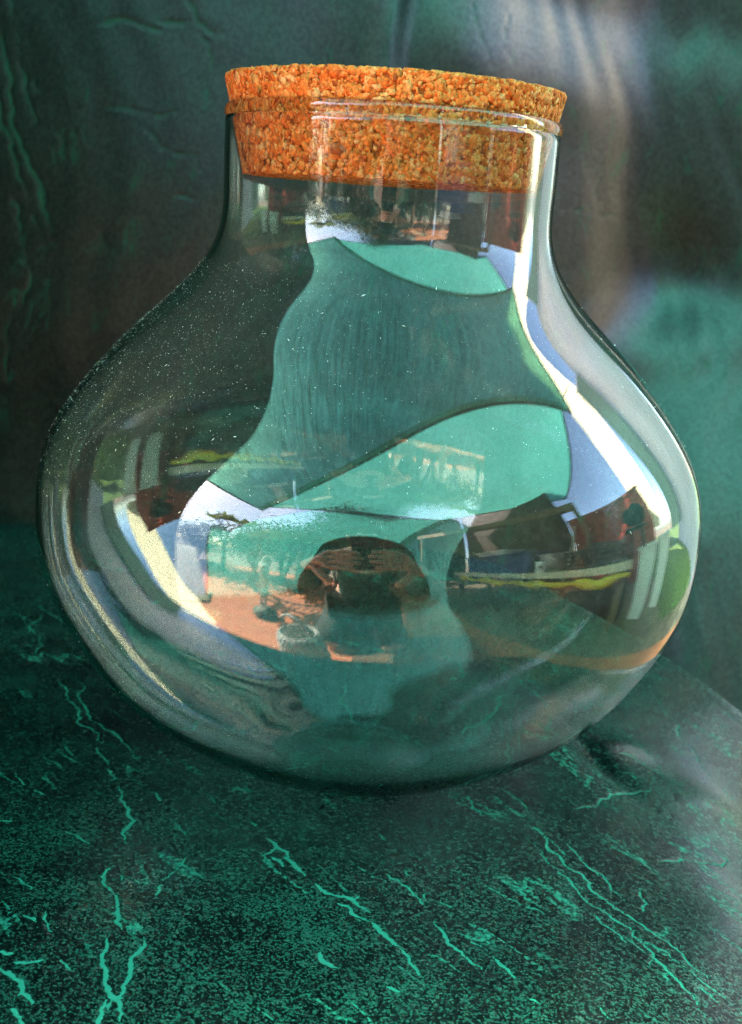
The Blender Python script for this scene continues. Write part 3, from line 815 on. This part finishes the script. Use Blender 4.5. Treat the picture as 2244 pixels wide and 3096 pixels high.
def tub(name, label, loc, lx, ly, h, mat, cat, taper=0.9, rotz=0.0, rim=True, group=None):
    root = empty(name, loc, (0, 0, rotz)); tag(root, label, cat, group)
    bm = bmesh.new()
    def ring(s, z): return [bm.verts.new((sx * lx / 2 * s, sy * ly / 2 * s, z)) for sx, sy in ((-1, -1), (1, -1), (1, 1), (-1, 1))]
    t = 0.006
    a = ring(taper, 0.001); b = ring(1.0, h)
    c = [bm.verts.new((v.co.x * (1 - 2 * t / lx), v.co.y * (1 - 2 * t / ly), h)) for v in b]
    d = [bm.verts.new((v.co.x * (1 - 2 * t / lx), v.co.y * (1 - 2 * t / ly), t)) for v in a]
    for p, q in ((a, b), (b, c), (c, d)):
        for k in range(4): bm.faces.new((p[k], p[(k + 1) % 4], q[(k + 1) % 4], q[k]))
    bm.faces.new(a[::-1]); bm.faces.new(d)
    bm_obj("wall", bm, mat, root, bevel=0.0025)
    if rim:
        bm = bmesh.new(); o = 0.018
        for lo, hi in (((-lx/2-o, -ly/2-o), (lx/2+o, -ly/2-0.001)), ((-lx/2-o, ly/2+0.001), (lx/2+o, ly/2+o)), ((-lx/2-o, -ly/2), (-lx/2-0.001, ly/2)), ((lx/2+0.001, -ly/2), (lx/2+o, ly/2))):
            add_box(bm, (lo[0], lo[1], h - 0.016), (hi[0], hi[1], h + 0.002))
        bm_obj("rim", bm, mat, root)
    return root
BZ = -0.012
tub("storage_tub", "long navy blue plastic storage tub on the bench behind the white mug", (1.33, -1.42, BZ), 0.36, 0.98, 0.29, mat_blue, "tub", 0.94)
tub("tray", "white plastic tray lying on top of the long navy tub", (1.36, -1.55, BZ + 0.295), 0.30, 0.50, 0.09, mat_wplastic, "tray", 0.86)
tub("tray", "small white plastic tray beside the black crate", (1.42, -0.88, BZ + 0.14), 0.26, 0.26, 0.08, mat_wplastic, "tray", 0.86, 0.2)
tub("storage_tub", "short grey storage tub under the small white tray", (1.44, -0.88, BZ), 0.24, 0.24, 0.135, mat_steel, "tub", 0.9)
tub("waste_bin", "tall white plastic bin standing at the near end of the bench", (1.42, 0.24, G), 0.26, 0.22, 0.46, mat_wplastic, "bin", 0.72, 0.25, group="white bins beside the bench")
tub("waste_bin", "narrow white plastic bin standing nearest the lawn", (1.52, 0.54, G), 0.22, 0.18, 0.48, mat_wplastic, "bin", 0.72, 0.35, group="white bins beside the bench")

def mug():
    root = empty("mug", (1.145, -0.82, BZ)); tag(root, "white mug with a black heart at the front edge of the bench", "mug")
    lathe("mug_body", [(0.0003, 0.001), (0.044, 0.001), (0.048, 0.004), (0.049, 0.13), (0.0465, 0.132), (0.044, 0.13), (0.043, 0.008), (0.0003, 0.007)], mat_ceramic, root, n=48)
    tube("handle", [(0.046, 0.0, 0.105), (0.075, 0.012, 0.10), (0.085, 0.016, 0.07), (0.074, 0.012, 0.035), (0.045, 0, 0.03)], 0.006, mat_ceramic, root)
    bm = bmesh.new(); vs = []
    yaw = math.atan2(0.65, -1.07)
    for k in range(28):
        t = 2 * math.pi * k / 28
        hx = 16 * math.sin(t) ** 3; hz = 13 * math.cos(t) - 5 * math.cos(2 * t) - 2 * math.cos(3 * t) - math.cos(4 * t)
        a = yaw + hx * 0.0011 / 0.0495
        vs.append(bm.verts.new((0.0500 * math.cos(a), 0.0500 * math.sin(a), 0.070 + hz * 0.0012)))
    c = bm.verts.new((0.0503 * math.cos(yaw), 0.0503 * math.sin(yaw), 0.072))
    for k in range(28): bm.faces.new((c, vs[k], vs[(k + 1) % 28]))
    bm_obj("heart", bm, mat_black, root)
mug()

def crate():
    root = empty("crate", (1.36, -0.33, BZ), (0, 0, 0.1)); tag(root, "black slatted plastic crate on the bench right of the mug", "crate")
    lx, ly, h = 0.34, 0.56, 0.20
    box("floor", (-lx/2, -ly/2, 0.002), (lx/2, ly/2, 0.012), mat_black, root)
    for k in range(4):
        z = 0.03 + k * 0.046
        bm = bmesh.new()
        add_box(bm, (-lx/2, -ly/2, z), (-lx/2+0.008, ly/2, z+0.022)); add_box(bm, (lx/2-0.008, -ly/2, z), (lx/2, ly/2, z+0.022))
        add_box(bm, (-lx/2+0.009, -ly/2, z), (lx/2-0.009, -ly/2+0.008, z+0.022)); add_box(bm, (-lx/2+0.009, ly/2-0.008, z), (lx/2-0.009, ly/2, z+0.022))
        bm_obj("slat", bm, mat_black, root)
    for k in range(9):
        y = -ly/2 + ly * k / 8
        for x in (-lx/2 - 0.006, lx/2 + 0.001):
            box("upright", (x, y - 0.006, 0.012), (x + 0.005, y + 0.006, h), mat_black, root)
crate()
box_o = empty("cardboard_box", (1.36, -0.33, BZ + 0.013), (0, 0, 0.1)); tag(box_o, "dark folded sacking heaped inside the black crate", "sacking")
bm = bmesh.new(); bmesh.ops.create_icosphere(bm, subdivisions=3, radius=1)
for v in bm.verts:
    n_ = mnoise.fractal(v.co * 2.1, 0.8, 2.0, 3)
    v.co = Vector((v.co.x * 0.145, v.co.y * 0.24, 0.115 + v.co.z * 0.112)) * (1 + 0.12 * n_)
    v.co.z = max(v.co.z, 0.002)
bm_obj("sacking_heap", bm, simple("dark_sacking", (0.03, 0.03, 0.035), 0.9, 0.4, 20), box_o, smooth=True)
box_o.name = "sacking"

def tarpaulin():
    pts = []; rad = []
    for i in range(60):
        t = i / 59
        pts.append((1.10 - 0.02 * math.sin(9 * t), -1.95 + 1.95 * t, -0.095 + 0.014 * math.sin(31 * t) * math.sin(5 * t) - 0.02 * math.sin(math.pi * t)))
        rad.append(0.026 + 0.008 * math.sin(23 * t + 1) + 0.006 * math.sin(57 * t))
    rad[0] = rad[-1] = 0.012
    o = tube("tarpaulin", pts, rad, mat_yellow, None, 12)
    tag(o, "long rolled yellow tarpaulin slung under the front edge of the bench", "tarpaulin")
tarpaulin()
def bucket():
    root = empty("bucket", (1.42, 0.12, 0.40), (R(-78), 0, R(-62))); tag(root, "round black bucket lying on its side on a dark stool", "bucket")
    lathe("bucket_wall", [(0.0003, -0.13), (0.095, -0.13), (0.125, 0.12), (0.131, 0.12), (0.131, 0.132), (0.120, 0.132), (0.092, -0.122), (0.0003, -0.122)], mat_black, root, n=64)
    st = empty("stool", (1.46, 0.10, G)); tag(st, "dark metal stool holding up the black bucket", "stool")
    lathe("stool_top", [(0.0003, 0.66), (0.15, 0.66), (0.155, 0.67), (0.15, 0.685), (0.0003, 0.685)], mat_black, st, n=40)
    for k in range(4):
        a = math.pi / 4 + k * math.pi / 2
        tube("leg", [(0.17 * math.cos(a), 0.17 * math.sin(a), 0.0), (0.10 * math.cos(a), 0.10 * math.sin(a), 0.662)], 0.011, mat_black, st)
bucket()
beam = box("timber_beam", (-0.05, -1.5, -0.07), (0.05, 1.5, 0.07), mat_timber, None, bevel=0.004)
beam.location = (1.55, -1.95, 1.17); beam.rotation_euler = (0, 0, R(-22)); tag(beam, "brown timber beam spanning above the cluttered bench", "beam")
post = box("timber_post", (-0.035, -0.035, 0), (0.035, 0.035, 1.58), mat_timber, None, bevel=0.004)
post.location = (2.08, -0.60, G); tag(post, "brown timber post under the near end of the beam", "post")
post = box("timber_post", (-0.035, -0.035, 0), (0.035, 0.035, 1.58), mat_timber, None, bevel=0.004)
post.location = (1.02, -3.22, G); tag(post, "brown timber post under the far end of the beam", "post")
lean = box("leaning_board", (-0.03, -0.012, 0), (0.03, 0.012, 1.25), mat_paintw, None, bevel=0.003)
lean.location = (1.80, -0.95, G); lean.rotation_euler = (R(-8), R(16), 0); tag(lean, "pale painted board leaning behind the bench", "board")

def mast():
    root = empty("lattice_mast", (0.2, -2.75, G)); tag(root, "slender galvanised lattice mast holding a sail corner behind the photographer", "mast")
    for sx, sy in ((-1, -1), (1, -1), (0, 1)):
        tube("upright", [(0.06 * sx, 0.05 * sy, 0), (0.06 * sx, 0.05 * sy, 2.0)], 0.009, mat_steel, root, 8)
    bm = bmesh.new()
    for k in range(14):
        z = 0.07 + k * 0.14
        for (a, b) in (((-1, -1), (1, -1)), ((1, -1), (0, 1)), ((0, 1), (-1, -1))):
            add_tube(bm, [(0.06 * a[0], 0.05 * a[1], z), (0.06 * b[0], 0.05 * b[1], z + 0.13)], 0.005, 5)
    o = bm_obj("lacing", bm, mat_steel, root); o['kind'] = 'stuff'
mast()

# ------------------------------------------------------------------ plants
def leaf_mat(name, col, tr=0.4):
    m, nt, ns, lk, b = new_mat(name)
    gi = nd(ns, "ShaderNodeNewGeometry")
    c = mixc(nt, gi.outputs["Random Per Island"], tuple(x * 0.55 for x in col), tuple(x * 1.5 for x in col))
    lk.new(c, b.inputs["Base Color"]); b.inputs["Roughness"].default_value = 0.45
    t = nd(ns, "ShaderNodeBsdfTranslucent"); lk.new(c, t.inputs[0])
    mx = nd(ns, "ShaderNodeMixShader"); mx.inputs[0].default_value = tr
    lk.new(b.outputs[0], mx.inputs[1]); lk.new(t.outputs[0], mx.inputs[2]); lk.new(mx.outputs[0], ns["Material Output"].inputs[0])
    return m
mat_leaf = leaf_mat("shrub_leaf", (0.035, 0.075, 0.016), 0.25)
mat_leaf2 = leaf_mat("palm_leaf", (0.12, 0.17, 0.03))
mat_bark = simple("grey_bark", (0.16, 0.13, 0.10), 0.9, 0.3, 30, bump=0.5)
def add_leaf(V, F, p, d, up, l, w):
    side = d.cross(up).normalized(); k = len(V); nn = side.cross(d)
    V += [p, p + d * l * 0.35 + side * w - nn * 0.1 * l, p + d * l * 0.75 + side * w * 0.8 - nn * 0.05 * l, p + d * l, p + d * l * 0.75 - side * w * 0.8 - nn * 0.05 * l, p + d * l * 0.35 - side * w - nn * 0.1 * l]
    F += [(k, k + 1, k + 2, k + 3), (k, k + 3, k + 4, k + 5)]
def shrub(loc, h, w, label, n=1500, cat="shrub", leaf=0.05, mat=None):
    root = empty("shrub", loc); tag(root, label, cat)
    V, F = [], []
    bm = bmesh.new()
    clumps = []
    for k in range(9):
        a = random.uniform(0, 6.28); q = random.uniform(0.2, 1.0)
        e = Vector((w * 0.75 * q * math.cos(a), w * 0.75 * q * math.sin(a), h * random.uniform(0.35, 0.92)))
        clumps.append(e)
        add_tube(bm, [(0.02 * math.cos(a), 0.02 * math.sin(a), 0), e * 0.5 + Vector((0, 0, 0.1 * h)), e], [0.012, 0.008, 0.003], 6)
    bm_obj("stem", bm, mat_bark, root, smooth=True)
    for k in range(n):
        c = random.choice(clumps)
        p = c + Vector((random.gauss(0, w * 0.24), random.gauss(0, w * 0.24), random.gauss(0, h * 0.13)))
        p.z = max(p.z, 0.02)
        d = Vector((random.gauss(0, 1), random.gauss(0, 1), random.gauss(-0.1, 0.6))).normalized()
        add_leaf(V, F, p, d, Vector((random.gauss(0, .4), random.gauss(0, .4), 1)).normalized(), leaf * random.uniform(0.7, 1.4), leaf * 0.24)
    np_mesh("foliage", [tuple(v) for v in V], F, mat or mat_leaf, root, smooth=False)['kind'] = 'stuff'
shrub((-1.15, -2.45, G), 1.55, 0.62, "dense dark green shrub directly behind the garden statue", 5200, leaf=0.065)
shrub((-0.40, -2.80, G), 2.35, 0.62, "tallest dark green shrub, between the statue and the photographer", 5200, leaf=0.065)
shrub((-1.85, -2.75, G), 1.35, 0.55, "mid-height green shrub beside the frangipani trunk", 4200, leaf=0.06)
shrub((-3.1, -2.3, G), 1.15, 0.75, "broad low shrub beyond the leaning cream sheets", 4200, leaf=0.07)
shrub((-0.75, -3.35, G), 1.9, 0.8, "rearmost dark green shrub at the end of the sky-blocking shed wall", 5200, leaf=0.075)
def palm(loc, n, l, label):
    root = empty("palm", loc); tag(root, label, "palm")
    tube("trunk", [(0, 0, 0), (0.02, 0, 0.5), (0, 0.02, 0.9)], [0.06, 0.045, 0.035], mat_bark, root, 10)
    for k in range(n):
        a = 6.283 * k / n + random.uniform(-.2, .2); d = Vector((math.cos(a), math.sin(a), 0)); V, F = [], []
        for i in range(26):
            t = i / 25; p = Vector((0, 0, 0.9)) + d * l * t + Vector((0, 0, l * (0.75 * t - 1.0 * t * t)))
            for s in (-1, 1):
                sd = Vector((-d.y, d.x, 0)) * s
                add_leaf(V, F, p, (d * 0.6 + sd + Vector((0, 0, -0.25))).normalized(), Vector((0, 0, 1)), 0.22 * (1 - 0.6 * t), 0.012)
        np_mesh("frond", [tuple(v) for v in V], F, mat_leaf2, root, smooth=False)
palm((-0.72, -2.0, G), 9, 0.75, "small yellow-green palm rising between the two tall shrubs")
def frangipani():
    root = empty("frangipani_tree", (-2.0, -2.05, G)); tag(root, "bare-branched frangipani tree with a few leaves against the sky", "tree")
    bm = bmesh.new(); tips = []
    def grow(p, d, l, r, k):
        q = p + d * l
        add_tube(bm, [p, p.lerp(q, 0.5) + Vector((random.gauss(0, .02), random.gauss(0, .02), 0.02)), q], [r, r * 0.85, r * 0.7], 8)
        if k == 0: tips.append((q, d)); return
        for s in range(2 if k < 3 else 3):
            a = random.uniform(0, 6.28)
            nd_ = (d + 0.75 * Vector((math.cos(a), math.sin(a), 0.1))).normalized()
            grow(q, nd_, l * 0.72, r * 0.66, k - 1)
    grow(Vector((0, 0, 0)), Vector((0.1, 0.1, 1)).normalized(), 0.55, 0.045, 3)
    bm_obj("trunk", bm, mat_bark, root, smooth=True)
    V, F = [], []
    for q, d in tips:
        for k in range(6):
            a = k * 1.05; dd = (d * 0.5 + Vector((math.cos(a), math.sin(a), 0.1))).normalized()
            add_leaf(V, F, q, dd, Vector((0, 0, 1)), 0.20, 0.035)
    np_mesh("crown", [tuple(v) for v in V], F, mat_leaf2, root, smooth=False)
frangipani()

# ------------------------------------------------------------------ statue and photographer (skin-modifier figures)
def skin_figure(name, verts, edges, mat, parent=None, levels=1, root=0):
    """verts: list of (x, y, z, rx, ry)"""
    me = bpy.data.meshes.new(name)
    me.from_pydata([v[:3] for v in verts], edges, [])
    if mat: me.materials.append(mat)
    o = link(bpy.data.objects.new(name, me), parent)
    sk = o.modifiers.new("skin", 'SKIN')
    sk.use_smooth_shade = True
    for i, v in enumerate(verts):
        s = me.skin_vertices[0].data[i]
        s.radius = (v[3], v[4] if len(v) > 4 else v[3])
        s.use_root = (i == root)
    ss = o.modifiers.new("subd", 'SUBSURF'); ss.levels = levels; ss.render_levels = levels
    return o

mat_stone = simple("pale_cast_stone", (0.55, 0.50, 0.42), 0.85, 0.2, 30, bump=0.4)
mat_rock = simple("shade_dark_rock", (0.16, 0.15, 0.11), 0.9, 0.35, 30, bump=0.6)  # shade on the statue's base put into a darker rock colour
def statue():
    root = empty("garden_statue", (-0.66, -1.14, G), (0, 0, R(25))); tag(root, "small pale stone statue of a standing figure on a rocky base", "statue")
    s = 0.44 / 1.75
    b = 0.07
    P = {'pel': (0.02, 0, 0.92, .15, .11), 'wst': (0.0, 0, 1.10, .125, .09), 'chs': (-.02, .0, 1.32, .165, .105), 'nck': (-.01, 0, 1.50, .055), 'hd0': (.0, -.02, 1.60, .085), 'hd1': (.01, -.02, 1.70, .075),
         'shl': (-.19, 0, 1.40, .062), 'ell': (-.27, -.05, 1.16, .045), 'wrl': (-.20, -.13, 1.38, .034), 'hal': (-.13, -.12, 1.46, .04),
         'shr': (.18, 0, 1.38, .062), 'elr': (.25, .03, 1.12, .045), 'wrr': (.24, -.03, .88, .034), 'har': (.23, -.05, .78, .038),
         'hil': (-.09, 0, .86, .10), 'knl': (-.14, -.08, .48, .062), 'anl': (-.15, .02, .08, .042), 'tol': (-.16, -.12, .03, .036),
         'hir': (.10, 0, .86, .10), 'knr': (.10, -.01, .46, .062), 'anr': (.10, .03, .07, .042), 'tor': (.12, -.12, .03, .036)}
    K = list(P); E = [('pel', 'wst'), ('wst', 'chs'), ('chs', 'nck'), ('nck', 'hd0'), ('hd0', 'hd1'), ('chs', 'shl'), ('shl', 'ell'), ('ell', 'wrl'), ('wrl', 'hal'), ('chs', 'shr'), ('shr', 'elr'), ('elr', 'wrr'), ('wrr', 'har'),
         ('pel', 'hil'), ('hil', 'knl'), ('knl', 'anl'), ('anl', 'tol'), ('pel', 'hir'), ('hir', 'knr'), ('knr', 'anr'), ('anr', 'tor')]
    vs = [(v[0] * s, v[1] * s, v[2] * s + b, v[3] * s, (v[4] if len(v) > 4 else v[3]) * s) for v in (P[k] for k in K)]
    skin_figure("figure", vs, [(K.index(a), K.index(c)) for a, c in E], mat_stone, root, 2)
    bm = bmesh.new(); bmesh.ops.create_icosphere(bm, subdivisions=3, radius=1)
    for v in bm.verts:
        n_ = mnoise.fractal(v.co * 1.9, 0.8, 2.0, 3)
        v.co = Vector((v.co.x * 0.09, v.co.y * 0.085, max(0.0, 0.035 + v.co.z * 0.045))) * (1 + 0.18 * n_)
    bm_obj("rock_base", bm, mat_rock, root, smooth=True)
statue()

mat_skin = simple("skin", (0.62, 0.36, 0.25), 0.5, 0.08, 20)
mat_hair = simple("dark_hair", (0.02, 0.012, 0.008), 0.5, 0.3, 80)
mat_shirt = simple("green_cloth", (0.05, 0.15, 0.12), 0.9, 0.2, 30, bump=0.3)
mat_skirt = simple("dark_brown_cloth", (0.035, 0.028, 0.02), 0.9, 0.3, 40, bump=0.4)
mat_lace = simple("white_patterned_cloth", (0.62, 0.58, 0.52), 0.9, 0.35, 45, bump=1.0)
def person():
    root = empty("person", (0, -0.86, G)); tag(root, "person kneeling on the patio in a green top, holding a phone in both hands", "person")
    ox, oy, oz = 0, -0.86, G
    V, E, idx = [], [], {}
    def v(k, x, y, z, r, r2=None):
        idx[k] = len(V); V.append((x - ox, y - oy, z - oz, r, r2 or r))
    def e(*ks):
        for a, b in zip(ks, ks[1:]): E.append((idx[a], idx[b]))
    v('pel', 0, -1.02, -0.20, .135, .11); v('wst', 0, -1.02, 0.0, .12, .095); v('chs', 0, -0.96, 0.16, .15, .10); v('nck', 0, -0.88, 0.25, .052)
    v('hd0', 0, -0.84, 0.31, .078, .085); v('hd1', 0, -0.835, 0.375, .072, .08)
    e('pel', 'wst', 'chs', 'nck', 'hd0', 'hd1')
    for s, n in ((-1, 'l'), (1, 'r')):
        v('sh' + n, s * .175, -.96, .17, .058); v('el' + n, s * .235, -.83, -.04, .042); v('wr' + n, s * .165, -.585, .10, .026, .022)
        v('pa' + n, s * .135, -.54, .115, .027, .018); v('kn' + n, s * .105, -.515, .12, .030, .016)
        e('chs', 'sh' + n, 'el' + n, 'wr' + n, 'pa' + n, 'kn' + n)
        for f in range(4):
            zz = .160 - f * .021 + (0.010 if s > 0 else 0)
            ln = (0.9, 1.0, 0.95, 0.78)[f]
            v('f%s%da' % (n, f), s * .088, -.503, zz, .0098); v('f%s%db' % (n, f), s * (.088 - .038 * ln), -.492, zz + .004, .0092); v('f%s%dc' % (n, f), s * (.088 - .064 * ln), -.489, zz + .004, .0085); v('f%s%dd' % (n, f), s * (.088 - .084 * ln), -.491, zz + .002, .0070)
            e('kn' + n, 'f%s%da' % (n, f), 'f%s%db' % (n, f), 'f%s%dc' % (n, f), 'f%s%dd' % (n, f))
        v('ta' + n, s * .12, -.520, .085, .014); v('tb' + n, s * .095, -.500, .060, .0125); v('tc' + n, s * .072, -.492, .050, .011)
        e('pa' + n, 'ta' + n, 'tb' + n, 'tc' + n)
        v('hi' + n, s * .11, -1.02, -.22, .095); v('kk' + n, s * .15, -.78, -.35, .062); v('an' + n, s * .14, -1.10, -.375, .042); v('to' + n, s * .14, -1.24, -.38, .034)
        e('pel', 'hi' + n, 'kk' + n, 'an' + n, 'to' + n)
    skin_figure("body", V, E, mat_skin, root, 2)
    # face
    for s in (-1, 1):
        bm = bmesh.new(); bmesh.ops.create_uvsphere(bm, u_segments=12, v_segments=8, radius=0.011)
        o = bm_obj("eye", bm, mat_ceramic, root, smooth=True); o.location = (s * 0.03, -0.765 - oy, 0.345 - oz)
        bm = bmesh.new(); bmesh.ops.create_uvsphere(bm, u_segments=12, v_segments=8, radius=0.02)
        o = bm_obj("ear", bm, mat_skin, root, smooth=True); o.scale = (0.4, 0.8, 1.4); o.location = (s * 0.08, -0.835 - oy, 0.335 - oz)
    tube("nose", [(0, -0.760 - oy, 0.345 - oz), (0, -0.742 - oy, 0.318 - oz), (0, -0.752 - oy, 0.31 - oz)], [0.007, 0.012, 0.009], mat_skin, root)
    tube("mouth", [(-0.022, -0.762 - oy, 0.285 - oz), (0, -0.755 - oy, 0.283 - oz), (0.022, -0.762 - oy, 0.285 - oz)], [0.003, 0.006, 0.003], simple("lips", (0.35, 0.11, 0.09), 0.5), root)
    bm = bmesh.new(); bmesh.ops.create_uvsphere(bm, u_segments=32, v_segments=20, radius=1)
    for q in bm.verts:
        n_ = mnoise.fractal(q.co * 5, 0.8, 2.0, 3)
        q.co = Vector((q.co.x * 0.092, 0.018 + q.co.y * 0.098 if q.co.y < 0 or True else 0, q.co.z * 0.105)) * (1 + 0.05 * n_)
    bmesh.ops.delete(bm, geom=[q for q in bm.verts if q.co.y > 0.03 and q.co.z < 0.035] , context='VERTS')
    o = bm_obj("hair", bm, mat_hair, root, smooth=True); o.location = (0, -0.85 - oy, 0.36 - oz)
    sv = [V[idx[k]] for k in ('pel', 'wst', 'chs', 'shl', 'shr')]
    tv = [(q[0], q[1], q[2], q[3] + .016, q[4] + .016) for q in sv]
    for kk in ('ell', 'elr', 'wrl', 'wrr'):
        q = V[idx[kk]]; tv.append((q[0], q[1], q[2], q[3] + .013, q[4] + .013))
    skin_figure("shirt", tv, [(0, 1), (1, 2), (2, 3), (2, 4), (3, 5), (4, 6), (5, 7), (6, 8)], mat_shirt, root, 2)
    # dark cloth over the thighs
    hv = [V[idx[k]] for k in ('pel', 'hil', 'kkl', 'hir', 'kkr')]
    skin_figure("skirt", [(q[0], q[1], q[2], q[3] + .02, q[4] + .02) for q in hv], [(0, 1), (1, 2), (0, 3), (3, 4)], mat_skirt, root, 2)
person()
def bag():
    root = empty("woven_bag", (-0.17, -0.60, G), (R(-10), 0, R(20))); tag(root, "white crocheted bag standing on the paving by the photographer's knee", "bag")
    prof = [(0.0003, 0.002), (0.055, 0.002), (0.072, 0.03), (0.078, 0.12), (0.070, 0.22), (0.060, 0.27), (0.056, 0.27), (0.066, 0.22), (0.070, 0.03), (0.0003, 0.01)]
    lathe("bag_body", prof, mat_lace, root, n=48)
    bm = bmesh.new()
    for k in range(26):
        t0 = 2 * math.pi * k / 26
        for sgn in (1, -1):
            add_tube(bm, [(r_ * math.cos(t0 + sgn * z * 5), r_ * math.sin(t0 + sgn * z * 5), z) for r_, z in ((0.075, 0.02), (0.080, 0.07), (0.082, 0.12), (0.078, 0.17), (0.074, 0.22), (0.064, 0.265))], 0.0035, 5)
    bm_obj("crochet", bm, mat_lace, root, smooth=True)['kind'] = 'stuff'
    tube("strap", [(0.05, 0, 0.262), (0.04, 0.01, 0.33), (0.0, 0.015, 0.35), (-0.04, 0.01, 0.33), (-0.05, 0, 0.262)], 0.006, mat_lace, root)
bag()
def mat_rug():
    root = box("coir_mat", (-0.30, -0.22, 0), (0.30, 0.22, 0.018), mat_coir, None, bevel=0.004)
    root.location = (0.30, -0.80, G + 0.003); root.rotation_euler = (0, 0, R(12)); tag(root, "brown coir mat lying on the paving right of the photographer", "mat")
mat_coir = simple("brown_coir", (0.16, 0.09, 0.045), 0.95, 0.5, 60, bump=1.0)
mat_rug()
def phone():
    root = empty("phone", (0, 0, 0)); tag(root, "black smartphone held upright in the kneeling person's hands", "phone")
    MM = M.copy()
    root.matrix_world = MM
    bm = bmesh.new(); add_box(bm, (-0.039, -0.135, 0.010), (0.039, 0.028, 0.018))
    bm_obj("phone_case", bm, mat_black, root, bevel=0.002)
    for k, (x, y) in enumerate(((0.0, 0.0), (0.0, -0.022), (-0.02, -0.011))):
        lathe_o = lathe("lens", [(0.0055, 0.0055), (0.0070, 0.0055), (0.0075, 0.0099), (0.0055, 0.0099), (0.0055, 0.0055)], mat_steel, root, n=24)
        lathe_o.location = (x, y, 0)
phone()
